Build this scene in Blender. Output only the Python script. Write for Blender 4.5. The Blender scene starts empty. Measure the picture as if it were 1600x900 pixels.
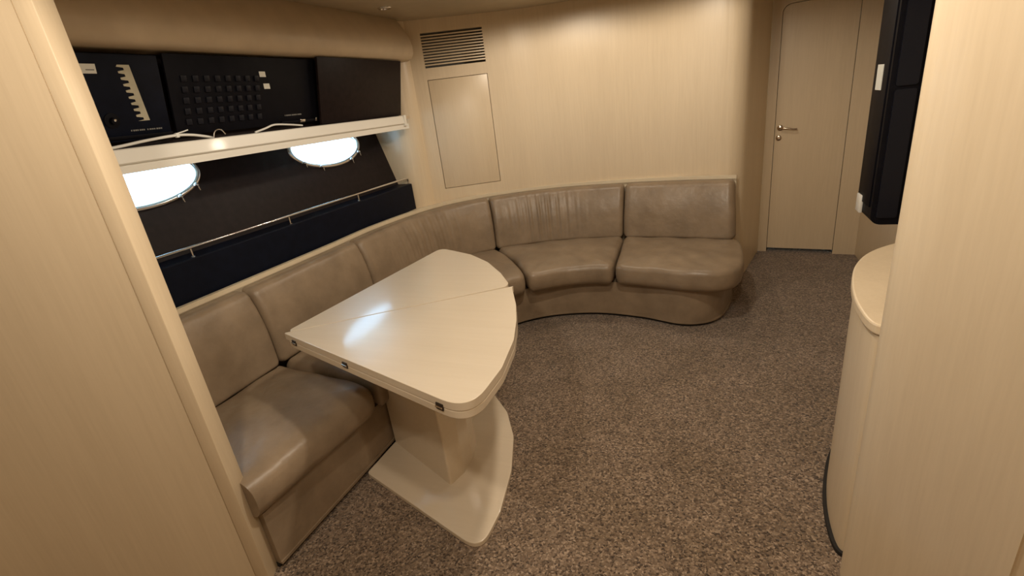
import bpy, bmesh, math, random
import numpy as np
from mathutils import Vector, Matrix

random.seed(7)
scene = bpy.context.scene
COL = scene.collection
PI = math.pi

# ------------------------------------------------------------------ camera
CAM_H = 1.6
F_PX = 755.0
down = np.array([252.0, 1985.0, 755.0]); down /= np.linalg.norm(down)
fwd = np.array([327.0, -329.0, 755.0]); fwd -= down * (fwd @ down); fwd /= np.linalg.norm(fwd)
upv = -down
xax = np.cross(fwd, upv)
if xax[0] < 0:
    xax = -xax
Rw = np.array([xax, fwd, upv])
cam_data = bpy.data.cameras.new('camera')
cam_data.sensor_width = 36.0
cam_data.lens = F_PX / 1600.0 * 36.0
cam_data.clip_start = 0.02
cam = bpy.data.objects.new('camera', cam_data)
COL.objects.link(cam)
r_, u_, b_ = Rw[:, 0], -Rw[:, 1], -Rw[:, 2]
cam.matrix_world = Matrix(((r_[0], u_[0], b_[0], 0), (r_[1], u_[1], b_[1], 0), (r_[2], u_[2], b_[2], CAM_H), (0, 0, 0, 1)))
scene.camera = cam

# ------------------------------------------------------------------ world, view
scene.view_settings.view_transform = 'Standard'
scene.view_settings.look = 'None'
scene.view_settings.gamma = 1.0
scene.view_settings.use_curve_mapping = False
scene.view_settings.exposure = 0.15
world = bpy.data.worlds.new('world'); scene.world = world
world.use_nodes = True
bg = world.node_tree.nodes['Background']
bg.inputs['Color'].default_value = (0.40, 0.69, 1.0, 1)
bg.inputs['Strength'].default_value = 8.0

CEIL = 2.29
WARM = (1.0, 0.86, 0.68)
# ceiling lamps: x, y, watts (the fixtures are built further down)
LAMPS = [(-2.06, 3.09, 0, 'small round recessed lamp in the ceiling near the hull'), (-1.0, 3.42, 17, 'recessed ceiling lamp above the curved end of the sofa'), (-0.1, 3.45, 14, 'recessed ceiling lamp above the free end of the sofa'),
         (-0.35, 1.75, 46, 'recessed ceiling lamp above the open carpet'), (-0.85, 0.25, 36, 'recessed ceiling lamp beside the partition'),
         (0.05, 0.45, 30, 'recessed ceiling lamp beside the tall curved panel')]

# ------------------------------------------------------------------ materials
def new_mat(name):
    m = bpy.data.materials.new(name); m.use_nodes = True
    nt = m.node_tree
    b = nt.nodes['Principled BSDF']
    return m, nt, b

def simple(name, col, rough=0.5, metal=0.0, coat=0.0, noise=0.0, nscale=20.0, bump=0.0, spec=0.5):
    m, nt, b = new_mat(name)
    b.inputs['Base Color'].default_value = (*col, 1)
    b.inputs['Roughness'].default_value = rough
    b.inputs['Metallic'].default_value = metal
    b.inputs['Coat Weight'].default_value = coat
    b.inputs['Coat Roughness'].default_value = 0.08
    b.inputs['Specular IOR Level'].default_value = spec
    tc = nt.nodes.new('ShaderNodeTexCoord')
    n = nt.nodes.new('ShaderNodeTexNoise'); n.inputs['Scale'].default_value = nscale; n.inputs['Detail'].default_value = 4
    nt.links.new(tc.outputs['Object'], n.inputs['Vector'])
    if noise > 0:
        r = nt.nodes.new('ShaderNodeValToRGB')
        r.color_ramp.elements[0].position = 0.3; r.color_ramp.elements[1].position = 0.7
        r.color_ramp.elements[0].color = (*[c * (1 - noise) for c in col], 1)
        r.color_ramp.elements[1].color = (*[min(1, c * (1 + noise)) for c in col], 1)
        nt.links.new(n.outputs['Fac'], r.inputs['Fac']); nt.links.new(r.outputs['Color'], b.inputs['Base Color'])
    if bump > 0:
        bp = nt.nodes.new('ShaderNodeBump'); bp.inputs['Strength'].default_value = bump; bp.inputs['Distance'].default_value = 0.004
        nt.links.new(n.outputs['Fac'], bp.inputs['Height']); nt.links.new(bp.outputs['Normal'], b.inputs['Normal'])
    return m

def veneer(name, c0, c1, rough=0.32, scale=(70, 70, 1.6), coat=0.15, rot=0.0, coat_rough=0.25):
    """bleached wood veneer: long fine grain plus slow cloudy variation"""
    m, nt, b = new_mat(name)
    L = nt.links.new
    tc = nt.nodes.new('ShaderNodeTexCoord')
    mp = nt.nodes.new('ShaderNodeMapping'); mp.inputs['Scale'].default_value = scale; mp.inputs['Rotation'].default_value = (0, 0, rot)
    L(tc.outputs['Object'], mp.inputs['Vector'])
    n = nt.nodes.new('ShaderNodeTexNoise'); n.inputs['Scale'].default_value = 1.0; n.inputs['Detail'].default_value = 5; n.inputs['Roughness'].default_value = 0.65
    L(mp.outputs['Vector'], n.inputs['Vector'])
    mp2 = nt.nodes.new('ShaderNodeMapping'); mp2.inputs['Scale'].default_value = tuple(s * 0.09 for s in scale); mp2.inputs['Rotation'].default_value = (0, 0, rot)
    L(tc.outputs['Object'], mp2.inputs['Vector'])
    n2 = nt.nodes.new('ShaderNodeTexNoise'); n2.inputs['Scale'].default_value = 1.0; n2.inputs['Detail'].default_value = 3
    L(mp2.outputs['Vector'], n2.inputs['Vector'])
    mx = nt.nodes.new('ShaderNodeMath'); mx.operation = 'MULTIPLY_ADD'; mx.inputs[1].default_value = 0.6
    L(n.outputs['Fac'], mx.inputs[0])
    ml = nt.nodes.new('ShaderNodeMath'); ml.operation = 'MULTIPLY'; ml.inputs[1].default_value = 0.4
    L(n2.outputs['Fac'], ml.inputs[0]); L(ml.outputs[0], mx.inputs[2])
    r = nt.nodes.new('ShaderNodeValToRGB')
    r.color_ramp.elements[0].position = 0.34; r.color_ramp.elements[1].position = 0.62
    r.color_ramp.elements[0].color = (*c0, 1); r.color_ramp.elements[1].color = (*c1, 1)
    L(mx.outputs[0], r.inputs['Fac']); L(r.outputs['Color'], b.inputs['Base Color'])
    b.inputs['Roughness'].default_value = rough
    b.inputs['Coat Weight'].default_value = coat; b.inputs['Coat Roughness'].default_value = coat_rough
    bp = nt.nodes.new('ShaderNodeBump'); bp.inputs['Strength'].default_value = 0.04; bp.inputs['Distance'].default_value = 0.002
    L(n.outputs['Fac'], bp.inputs['Height']); L(bp.outputs['Normal'], b.inputs['Normal'])
    return m

def leather(name, c0, c1):
    m, nt, b = new_mat(name)
    L = nt.links.new
    tc = nt.nodes.new('ShaderNodeTexCoord')
    n = nt.nodes.new('ShaderNodeTexNoise'); n.inputs['Scale'].default_value = 6; n.inputs['Detail'].default_value = 5; n.inputs['Roughness'].default_value = 0.6
    L(tc.outputs['Object'], n.inputs['Vector'])
    r = nt.nodes.new('ShaderNodeValToRGB')
    r.color_ramp.elements[0].position = 0.3; r.color_ramp.elements[1].position = 0.7
    r.color_ramp.elements[0].color = (*c0, 1); r.color_ramp.elements[1].color = (*c1, 1)
    L(n.outputs['Fac'], r.inputs['Fac']); L(r.outputs['Color'], b.inputs['Base Color'])
    v = nt.nodes.new('ShaderNodeTexVoronoi'); v.inputs['Scale'].default_value = 320
    L(tc.outputs['Object'], v.inputs['Vector'])
    n2 = nt.nodes.new('ShaderNodeTexNoise'); n2.inputs['Scale'].default_value = 14; n2.inputs['Detail'].default_value = 3
    L(tc.outputs['Object'], n2.inputs['Vector'])
    b1 = nt.nodes.new('ShaderNodeBump'); b1.inputs['Strength'].default_value = 0.10; b1.inputs['Distance'].default_value = 0.001
    L(v.outputs['Distance'], b1.inputs['Height'])
    b2 = nt.nodes.new('ShaderNodeBump'); b2.inputs['Strength'].default_value = 0.35; b2.inputs['Distance'].default_value = 0.012
    L(n2.outputs['Fac'], b2.inputs['Height']); L(b1.outputs['Normal'], b2.inputs['Normal'])
    L(b2.outputs['Normal'], b.inputs['Normal'])
    b.inputs['Roughness'].default_value = 0.37
    return m

def carpet(name):
    m, nt, b = new_mat(name)
    L = nt.links.new
    tc = nt.nodes.new('ShaderNodeTexCoord')
    v = nt.nodes.new('ShaderNodeTexVoronoi'); v.inputs['Scale'].default_value = 140; v.inputs['Randomness'].default_value = 1
    nd = nt.nodes.new('ShaderNodeTexNoise'); nd.inputs['Scale'].default_value = 90; nd.inputs['Detail'].default_value = 2
    L(tc.outputs['Object'], nd.inputs['Vector'])
    va = nt.nodes.new('ShaderNodeVectorMath'); va.operation = 'MULTIPLY_ADD'; va.inputs[1].default_value = (0.012, 0.012, 0.0)
    L(nd.outputs['Color'], va.inputs[0]); L(tc.outputs['Object'], va.inputs[2])
    L(va.outputs[0], v.inputs['Vector'])
    sep = nt.nodes.new('ShaderNodeSeparateColor'); L(v.outputs['Color'], sep.inputs['Color'])
    r = nt.nodes.new('ShaderNodeValToRGB')
    e = r.color_ramp.elements
    e[0].position = 0.0; e[0].color = (0.060, 0.041, 0.029, 1)
    e[1].position = 1.0; e[1].color = (0.46, 0.345, 0.25, 1)
    a = r.color_ramp.elements.new(0.35); a.color = (0.190, 0.133, 0.090, 1)
    a = r.color_ramp.elements.new(0.75); a.color = (0.272, 0.196, 0.134, 1)
    L(sep.outputs[0], r.inputs['Fac'])
    n = nt.nodes.new('ShaderNodeTexNoise'); n.inputs['Scale'].default_value = 3.0; n.inputs['Detail'].default_value = 3
    L(tc.outputs['Object'], n.inputs['Vector'])
    rr = nt.nodes.new('ShaderNodeValToRGB')
    rr.color_ramp.elements[0].position = 0.35; rr.color_ramp.elements[0].color = (0.88, 0.86, 0.82, 1)
    rr.color_ramp.elements[1].position = 0.65; rr.color_ramp.elements[1].color = (1.08, 1.08, 1.1, 1)
    L(n.outputs['Fac'], rr.inputs['Fac'])
    mx = nt.nodes.new('ShaderNodeMix'); mx.data_type = 'RGBA'; mx.blend_type = 'MULTIPLY'; mx.inputs['Factor'].default_value = 1
    L(r.outputs['Color'], mx.inputs['A']); L(rr.outputs['Color'], mx.inputs['B'])
    L(mx.outputs['Result'], b.inputs['Base Color'])
    b.inputs['Roughness'].default_value = 0.95
    b.inputs['Specular IOR Level'].default_value = 0.15
    b.inputs['Sheen Weight'].default_value = 0.25
    bp = nt.nodes.new('ShaderNodeBump'); bp.inputs['Strength'].default_value = 0.8; bp.inputs['Distance'].default_value = 0.006
    L(v.outputs['Distance'], bp.inputs['Height']); bp.invert = True
    L(bp.outputs['Normal'], b.inputs['Normal'])
    return m

def pane_mat(name, tint=(0.93, 0.97, 0.98)):
    m = bpy.data.materials.new(name); m.use_nodes = True
    nt = m.node_tree; nt.nodes.clear(); L = nt.links.new
    o = nt.nodes.new('ShaderNodeOutputMaterial')
    t = nt.nodes.new('ShaderNodeBsdfTransparent'); t.inputs['Color'].default_value = (*tint, 1)
    g = nt.nodes.new('ShaderNodeBsdfGlossy'); g.inputs['Roughness'].default_value = 0.02
    mx = nt.nodes.new('ShaderNodeMixShader')
    mx.inputs[0].default_value = 0.05; L(t.outputs[0], mx.inputs[1]); L(g.outputs[0], mx.inputs[2]); L(mx.outputs[0], o.inputs['Surface'])
    return m

def emit_mat(name, col, s):
    m, nt, b = new_mat(name)
    b.inputs['Base Color'].default_value = (*col, 1)
    b.inputs['Emission Color'].default_value = (*col, 1); b.inputs['Emission Strength'].default_value = s
    return m

M = dict(
    wall=veneer('cream_veneer', (0.685, 0.555, 0.385), (0.745, 0.61, 0.43), rough=0.38, coat=0.12, scale=(80, 80, 4)),
    table=veneer('table_veneer', (0.70, 0.595, 0.455), (0.74, 0.635, 0.495), rough=0.3, scale=(2.0, 45, 45), coat=0.5, rot=-0.35, coat_rough=0.09),
    cream=simple('cream_lacquer', (0.70, 0.60, 0.44), 0.35, noise=0.03),
    shelfwhite=simple('white_lacquer', (0.82, 0.80, 0.74), 0.3, coat=0.2),
    soffit=simple('soffit_vinyl', (0.56, 0.445, 0.31), 0.45, noise=0.06, nscale=9, bump=0.15),
    ceiling=simple('ceiling_vinyl', (0.47, 0.40, 0.29), 0.4, noise=0.04, nscale=10),
    leather=leather('taupe_leather', (0.225, 0.166, 0.110), (0.325, 0.242, 0.163)),
    carpet=carpet('speckled_carpet'),
    wenge=simple('dark_wenge', (0.013, 0.008, 0.008), 0.45, noise=0.25, nscale=30, spec=0.15),
    black=simple('black_plastic', (0.005, 0.005, 0.008), 0.5, noise=0.2, spec=0.10),
    navy=simple('navy_panel', (0.004, 0.006, 0.014), 0.45, noise=0.2, spec=0.12),
    switch=simple('switch_plastic', (0.009, 0.010, 0.016), 0.4, spec=0.2),
    chrome=simple('chrome', (0.75, 0.75, 0.76), 0.15, metal=1.0),
    bronze=simple('aged_hinge', (0.06, 0.045, 0.035), 0.4, metal=0.7),
    handle=simple('satin_brass_steel', (0.62, 0.52, 0.42), 0.2, metal=1.0),
    dark=simple('dark_plinth', (0.015, 0.012, 0.010), 0.8),  # near-black colour of the plinth strips under sofa and cabinet
    duct=simple('duct_metal', (0.30, 0.29, 0.27), 0.6),
    paper_and_glint=simple('white_sticker_and_glint', (0.72, 0.72, 0.66), 0.6),  # panel stickers, and the painted glint on the locker side
    strip=simple('scale_label', (0.50, 0.47, 0.36), 0.5, noise=0.1),
    print_=simple('grey_print', (0.20, 0.20, 0.19), 0.6),
    cable=simple('white_cable', (0.78, 0.78, 0.75), 0.4),
    pane=pane_mat('porthole_glass'),
    lens_off=simple('lamp_glass', (0.35, 0.33, 0.30), 0.15),
    lens=emit_mat('lamp_lens', (1.0, 0.86, 0.66), 1.2),
)

# ------------------------------------------------------------------ mesh helpers
def mesh_obj(name, verts, faces, mat, parent=None, smooth=None, kind=None):
    me = bpy.data.meshes.new(name)
    me.from_pydata([tuple(v) for v in verts], [], faces)
    bm = bmesh.new(); bm.from_mesh(me)
    bmesh.ops.recalc_face_normals(bm, faces=bm.faces)
    bm.to_mesh(me); bm.free()
    return _finish(name, me, mat, parent, smooth, kind)

def _finish(name, me, mat, parent, smooth, kind=None):
    if smooth is not None:
        me.polygons.foreach_set('use_smooth', [True] * len(me.polygons))
        me.set_sharp_from_angle(angle=math.radians(smooth))
    me.materials.append(mat)
    o = bpy.data.objects.new(name, me); COL.objects.link(o)
    if parent is not None:
        o.parent = parent
        o.matrix_parent_inverse = Matrix.Identity(4)
    if kind:
        o['kind'] = kind
    return o

def bm_obj(name, bm, mat, parent=None, smooth=30, kind=None):
    me = bpy.data.meshes.new(name)
    bmesh.ops.recalc_face_normals(bm, faces=bm.faces)
    bm.to_mesh(me); bm.free()
    return _finish(name, me, mat, parent, smooth, kind)

def empty(name, label, cat, loc=(0, 0, 0), rz=0.0, group=None, rot=None):
    e = bpy.data.objects.new(name, None); COL.objects.link(e)
    e.location = loc; e.rotation_euler = rot if rot else (0, 0, rz)
    e.empty_display_size = 0.05
    tag(e, label, cat, group)
    return e

def tag(o, label=None, cat=None, group=None, kind=None):
    if label: o['label'] = label
    if cat: o['category'] = cat
    if group: o['group'] = group
    if kind: o['kind'] = kind
    return o

def box_bm(x0, x1, y0, y1, z0, z1, bev=0.0, seg=2):
    bm = bmesh.new()
    r = bmesh.ops.create_cube(bm, size=1)
    for v in bm.verts:
        v.co = Vector(((x0 + x1) / 2 + v.co.x * (x1 - x0), (y0 + y1) / 2 + v.co.y * (y1 - y0), (z0 + z1) / 2 + v.co.z * (z1 - z0)))
    if bev > 0:
        bmesh.ops.bevel(bm, geom=bm.edges[:], offset=bev, segments=seg, affect='EDGES', profile=0.5)
    return bm

def box(name, x0, x1, y0, y1, z0, z1, mat, parent=None, bev=0.0, kind=None):
    return bm_obj(name, box_bm(x0, x1, y0, y1, z0, z1, bev), mat, parent, 40, kind)

def catmull(pts, n=12):
    P = [np.array(p, float) for p in pts]
    P = [2 * P[0] - P[1]] + P + [2 * P[-1] - P[-2]]
    out = []
    for i in range(1, len(P) - 2):
        for k in range(n):
            t = k / n
            a, b, c, d = P[i - 1], P[i], P[i + 1], P[i + 2]
            out.append(0.5 * ((2 * b) + (c - a) * t + (2 * a - 5 * b + 4 * c - d) * t * t + (3 * b - a - 3 * c + d) * t ** 3))
    out.append(P[-2])
    return out

class Curve:
    """Catmull-Rom curve through stations, evaluated at a fractional station index"""
    def __init__(s, pts):
        s.P = [np.array(p, float) for p in pts]
        s.Q = [2 * s.P[0] - s.P[1]] + s.P + [2 * s.P[-1] - s.P[-2]]
    def __call__(s, u):
        i = min(max(int(math.floor(u)), 0), len(s.P) - 2); t = u - i
        a, b, c, d = s.Q[i:i + 4]
        return 0.5 * ((2 * b) + (c - a) * t + (2 * a - 5 * b + 4 * c - d) * t * t + (3 * b - a - 3 * c + d) * t ** 3)

def resample(loop, step, closed=True):
    P = [np.array(p[:2], float) for p in loop]
    if closed: P = P + [P[0]]
    d = [0]
    for a, b in zip(P[:-1], P[1:]): d.append(d[-1] + np.linalg.norm(b - a))
    n = max(8, int(round(d[-1] / step)))
    ts = np.linspace(0, d[-1], n + 1)
    X = np.interp(ts, d, [p[0] for p in P]); Y = np.interp(ts, d, [p[1] for p in P])
    out = [np.array((x, y)) for x, y in zip(X, Y)]
    return out[:-1] if closed else out

def smooth_loop(P, it):
    P = np.array(P)
    for _ in range(it):
        P = 0.5 * P + 0.25 * (np.roll(P, 1, 0) + np.roll(P, -1, 0))
    return P

def loop_normals(P):
    t = np.roll(P, -1, 0) - np.roll(P, 1, 0)
    t /= (np.linalg.norm(t, axis=1)[:, None] + 1e-12)
    n = np.stack([t[:, 1], -t[:, 0]], 1)
    area = 0.5 * np.sum(P[:, 0] * np.roll(P[:, 1], -1) - np.roll(P[:, 0], -1) * P[:, 1])
    return n if area > 0 else -n     # outward

def rounded_polygon(pts, radii, seg=8):
    """polygon with arcs at the corners"""
    out = []
    n = len(pts)
    for i in range(n):
        p = np.array(pts[i], float); a = np.array(pts[i - 1], float); b = np.array(pts[(i + 1) % n], float)
        r = radii[i] if isinstance(radii, (list, tuple)) else radii
        if r <= 0:
            out.append(p); continue
        da = (a - p) / np.linalg.norm(a - p); db = (b - p) / np.linalg.norm(b - p)
        ang = math.acos(max(-1, min(1, float(da @ db))))
        t = r / math.tan(ang / 2)
        t = min(t, 0.48 * np.linalg.norm(a - p), 0.48 * np.linalg.norm(b - p))
        for k in range(seg + 1):
            s = k / seg
            q = (1 - s) ** 2 * (p + da * t) + 2 * s * (1 - s) * p + s * s * (p + db * t)
            out.append(q)
    return out

def prism(name, loop, z0, z1, mat, parent=None, bev=0.0, smooth=30, kind=None):
    if bev > 0: smooth = 15
    """closed plan outline extruded upwards with a rounded-over rim top and bottom"""
    P = np.array([p[:2] for p in loop]); N = loop_normals(P); n = len(P)
    prof = [(0, z0), (0, z1)] if bev <= 0 else [(bev, z0), (bev * 0.3, z0 + bev * 0.3), (0, z0 + bev), (0, z1 - bev), (bev * 0.3, z1 - bev * 0.3), (bev, z1)]
    V, F = [], []
    for ins, z in prof:
        Q = P - N * ins
        V += [(q[0], q[1], z) for q in Q]
    for k in range(len(prof) - 1):
        for i in range(n):
            j = (i + 1) % n
            F.append((k * n + i, k * n + j, (k + 1) * n + j, (k + 1) * n + i))
    F.append(tuple(range(n))[::-1]); F.append(tuple((len(prof) - 1) * n + i for i in range(n)))
    return mesh_obj(name, V, F, mat, parent, smooth, kind)

def pillow(name, loop, z0, z1, mat, parent, r=0.045, crown=0.02, bulge=0.012, seed=0, it=14):
    """upholstered seat cushion from a plan outline"""
    rnd = random.Random(seed)
    P = smooth_loop(resample(loop, 0.018), it); n = len(P); N = loop_normals(P)
    for _ in range(6): N = 0.5 * N + 0.25 * (np.roll(N, 1, 0) + np.roll(N, -1, 0))
    h = z1 - z0
    prof = [(0.05, z0), (0.02, z0 + 0.006), (0.0, z0 + 0.03), (-bulge * 0.8, z0 + h * 0.35), (-bulge, z0 + h * 0.55), (-bulge * 0.6, z1 - r * 1.25)]
    for k in range(1, 6):
        a = k / 6 * PI / 2
        prof.append((r * (1 - math.cos(a)) - bulge * 0.6 * (1 - k / 6), z1 - r + r * math.sin(a) * 0.97 - 0.25 * r * (1 - k / 6)))
    prof.append((r * 1.25, z1 + 0.002))
    V, F = [], []
    ph = [rnd.uniform(0, 6.28) for _ in range(6)]
    for ins, z in prof:
        for p, nn in zip(P, N):
            q = p - nn * ins
            w = 0.0025 * (math.sin(q[0] * 23 + ph[0]) + math.sin(q[1] * 19 + ph[1]))
            V.append((q[0], q[1], z + (w if z > z0 + 0.05 else 0)))
    last = np.array([(v[0], v[1]) for v in V[-n:]]); c = last.mean(0)
    zt = prof[-1][1]; steps = 10
    for k in range(1, steps):
        s = 1 - k / steps
        for p in last:
            q = c + (p - c) * s
            w = 0.0025 * (math.sin(q[0] * 23 + ph[0]) + math.sin(q[1] * 19 + ph[1])) + 0.0022 * math.sin(q[0] * 37 + q[1] * 31 + ph[2])
            V.append((q[0], q[1], zt + crown * (1 - s * s) + w))
    V = [(x, max(y, 0.862), z) for x, y, z in V]
    rings = len(V) // n
    V.append((c[0], c[1], zt + crown))
    for k in range(rings - 1):
        for i in range(n):
            j = (i + 1) % n
            F.append((k * n + i, k * n + j, (k + 1) * n + j, (k + 1) * n + i))
    for i in range(n):
        F.append(((rings - 1) * n + i, (rings - 1) * n + (i + 1) % n, len(V) - 1))
    F.append(tuple(range(n))[::-1])
    return mesh_obj(name, V, F, mat, parent, 60)

def tube(name, pts, r, mat, parent=None, seg=8, kind=None):
    P = [Vector(p) for p in pts]
    V, F = [], []
    up = Vector((0, 0, 1))
    for i, p in enumerate(P):
        t = (P[min(i + 1, len(P) - 1)] - P[max(i - 1, 0)]).normalized()
        a = t.cross(up)
        if a.length < 1e-3: a = t.cross(Vector((1, 0, 0)))
        a.normalize(); b = a.cross(t).normalized()
        for k in range(seg):
            an = 2 * PI * k / seg
            V.append(p + a * (r * math.cos(an)) + b * (r * math.sin(an)))
    for i in range(len(P) - 1):
        for k in range(seg):
            j = (k + 1) % seg
            F.append((i * seg + k, i * seg + j, (i + 1) * seg + j, (i + 1) * seg + k))
    F.append(tuple(range(seg))); F.append(tuple((len(P) - 1) * seg + k for k in range(seg)))
    return mesh_obj(name, V, F, mat, parent, 50, kind)

def lathe(name, prof, mat, parent=None, seg=28, M4=None):
    V, F = [], []
    for r, z in prof:
        for k in range(seg):
            a = 2 * PI * k / seg
            v = Vector((r * math.cos(a), r * math.sin(a), z))
            V.append(M4 @ v if M4 else v)
    for i in range(len(prof) - 1):
        for k in range(seg):
            j = (k + 1) % seg
            F.append((i * seg + k, i * seg + j, (i + 1) * seg + j, (i + 1) * seg + k))
    F.append(tuple(range(seg))); F.append(tuple((len(prof) - 1) * seg + k for k in range(seg)))
    return mesh_obj(name, V, F, mat, parent, 40)

def wall_strip(name, path, z0, z1, thick, mat, parent=None, kind=None, side=1):
    """a wall that follows an open plan path; thickness grows to the left (side=1) of travel"""
    P = np.array([p[:2] for p in path]); n = len(P)
    T = np.gradient(P, axis=0); T /= np.linalg.norm(T, axis=1)[:, None]
    N = np.stack([-T[:, 1], T[:, 0]], 1) * side
    Q = P + N * thick
    V = [(p[0], p[1], z0) for p in P] + [(p[0], p[1], z1) for p in P] + [(q[0], q[1], z0) for q in Q] + [(q[0], q[1], z1) for q in Q]
    F = []
    for i in range(n - 1):
        j = i + 1
        F += [(i, j, n + j, n + i), (2 * n + j, 2 * n + i, 3 * n + i, 3 * n + j), (n + i, n + j, 3 * n + j, 3 * n + i), (i, 2 * n + i, 2 * n + j, j)]
    F += [(0, n, 3 * n, 2 * n), (n - 1, 3 * n - 1, 4 * n - 1, 2 * n - 1)]
    return mesh_obj(name, V, F, mat, parent, 35, kind)

# ================================================================== the setting
floor = box('floor', -2.95, 1.9, -1.7, 5.5, -0.08, 0.0, M['carpet'], kind='structure')
tag(floor, 'brown speckled carpet covering the cabin floor')
ceil = box('ceiling', -2.95, 1.9, -1.7, 5.5, CEIL, CEIL + 0.06, M['ceiling'], kind='structure')
tag(ceil, 'beige lined cabin ceiling')

# back bulkhead: hull side, angled vent face, long face behind the sofa, rounded end into the door alcove
VA = math.radians(30)
W0 = np.array((-2.27, 3.62)); vd = np.array((math.cos(VA), math.sin(VA))); vn = np.array((math.sin(VA), -math.cos(VA)))
ret = [(-2.9, 3.47), (-2.75, 3.47), (-2.5, 3.47), (-2.42, 3.475), (-2.345, 3.50), (-2.30, 3.55), (-2.275, 3.59)]
flat = [W0 + vd * s for s in (0.0, 0.02, 0.3, 0.62, 0.74)]
cur = catmull([tuple(W0 + vd * 0.74), (-1.38, 4.10), (-1.0, 4.175), (-0.6, 4.195), (-0.2, 4.18), (0.02, 4.17)], 8)
endc = catmull([(0.02, 4.17), (0.10, 4.175), (0.165, 4.215), (0.205, 4.29), (0.24, 4.42), (0.30, 4.68), (0.372, 5.0)], 8)
wpath = [np.array(p) for p in ret] + flat + cur[1:] + endc[1:]
VS0, VS1 = 0.110, 0.597
OPEN = [(0.988, 1.858), (1.945, 2.195)]              # access hatch, vent grille
wall_back = bpy.data.objects.new('wall_back', None); COL.objects.link(wall_back); wall_back['kind'] = 'structure'
lpath = [np.array(p) for p in ret] + [W0, W0 + vd * 0.02, W0 + vd * VS0]
mpath = [W0 + vd * q for q in (VS0, 0.35, VS1)]
rpath = [W0 + vd * q for q in (VS1, 0.68, 0.74)] + cur[1:] + endc[1:]
wall_strip('wall_board', lpath, 0, CEIL, 0.05, M['wall'], wall_back, side=1)
wall_strip('wall_board', rpath, 0, CEIL, 0.05, M['wall'], wall_back, side=1)
for za, zb in ((0, OPEN[0][0]), (OPEN[0][1], OPEN[1][0]), (OPEN[1][1], CEIL)):
    wall_strip('wall_board', mpath, za, zb, 0.05, M['wall'], wall_back, side=1)
tag(wall_back, 'curved cream veneer bulkhead behind the sofa')
# hull side wall: lower part vertical, dark lining above with two oval portholes
HX0, HZ0, HX1, HZ1 = -2.42, 0.80, -2.86, 2.29     # lining leans outboard as it rises
def hull_x(z): return HX0 + (HX1 - HX0) * (z - HZ0) / (HZ1 - HZ0)
PORTS = [(1.50, 1.475), (2.86, 1.475)]
PA, PB = 0.335, 0.125
def hull_lining():
    V, F = [], []
    def add(y, z):
        V.append((hull_x(z), y, z)); return len(V) - 1
    zlo, zhi = 1.475 - 0.2, 1.475 + 0.2
    def quad(y0, y1, z0, z1):
        F.append((add(y0, z0), add(y1, z0), add(y1, z1), add(y0, z1)))
    quad(-1.7, 3.47, HZ0, zlo); quad(-1.7, 3.47, zhi, HZ1)
    ys = [-1.7]
    for (cy, cz) in PORTS:
        a, b = cy - 0.42, cy + 0.42
        quad(ys[-1], a, zlo, zhi); ys.append(b)
        n = 64; inner, outer = [], []
        for k in range(n):
            an = 2 * PI * k / n; c, s = math.cos(an), math.sin(an)
            inner.append(add(cy + PA * c, cz + PB * s))
            t = min(0.42 / abs(c) if abs(c) > 1e-6 else 9, 0.2 / abs(s) if abs(s) > 1e-6 else 9)
            outer.append(add(cy + t * c, cz + t * s))
        for k in range(n):
            j = (k + 1) % n
            F.append((inner[k], outer[k], outer[j], inner[j]))
        # fill the corners of the cell
        for sy in (-1, 1):
            for sz in (-1, 1):
                ca = math.atan2(0.2 * sz, 0.42 * sy) % (2 * PI)
                k0 = int(ca / (2 * PI / n))
                if abs(ca - k0 * 2 * PI / n) < 1e-6: continue
                corner = add(cy + 0.42 * sy, cz + 0.2 * sz)
                F.append((outer[k0], corner, outer[(k0 + 1) % n]))
    quad(ys[-1], 3.47, zlo, zhi)
    return V, F
V, F = hull_lining()
me_ = bpy.data.meshes.new('wall_left'); me_.from_pydata(V, [], F)
wl = _finish('wall_left', me_, M['wenge'], None, None, 'structure')
tag(wl, 'dark brown hull lining with two oval portholes')
sol = wl.modifiers.new('thickness', 'SOLIDIFY'); sol.thickness = 0.05; sol.offset = -1.0
box('hull_base', -2.47, -2.42, -1.7, 3.47, 0, 0.82, M['cream'], wl)

# right, rear and door walls
dvec = np.array((0.98969, -0.14323)); D0 = np.array((0.371, 5.003))
def dpt(s, n=0.0):      # point on the door wall, n towards the cabin
    return D0 + dvec * s + np.array((-0.14323, -0.98969)) * n
wd = bpy.data.objects.new('wall_door', None)
rz_d = math.atan2(dvec[1], dvec[0])
# local frame: x along the wall, -y towards the cabin
d1 = bpy.data.objects.new('door_1', None); COL.objects.link(d1)
d1.location = (D0[0], D0[1], 0); d1.rotation_euler = (0, 0, rz_d); tag(d1, 'pale veneer cabin door with lever handle', kind='structure')
LE0, LE1, LTOP = 0.075, 0.608, 2.09
def leaf_bm(x0, x1, y0, y1, z0, z1, r):
    bm = bmesh.new()
    prof = [(x0, z0), (x1, z0)]
    for k in range(7):
        a = k / 6 * PI / 2; prof.append((x1 - r + r * math.cos(a), z1 - r + r * math.sin(a)))
    for k in range(7):
        a = PI / 2 + k / 6 * PI / 2; prof.append((x0 + r + r * math.cos(a), z1 - r + r * math.sin(a)))
    f = [bm.verts.new((x, y0, z)) for x, z in prof]; g = [bm.verts.new((x, y1, z)) for x, z in prof]
    bm.faces.new(f); bm.faces.new(g[::-1])
    for i in range(len(f)):
        j = (i + 1) % len(f); bm.faces.new((f[i], g[i], g[j], f[j]))
    return bm
leaf = bm_obj('door_leaf', leaf_bm(LE0 + 0.004, LE1 - 0.004, 0.012, 0.05, 0.035, LTOP - 0.004, 0.06), M['wall'], d1)
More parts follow.
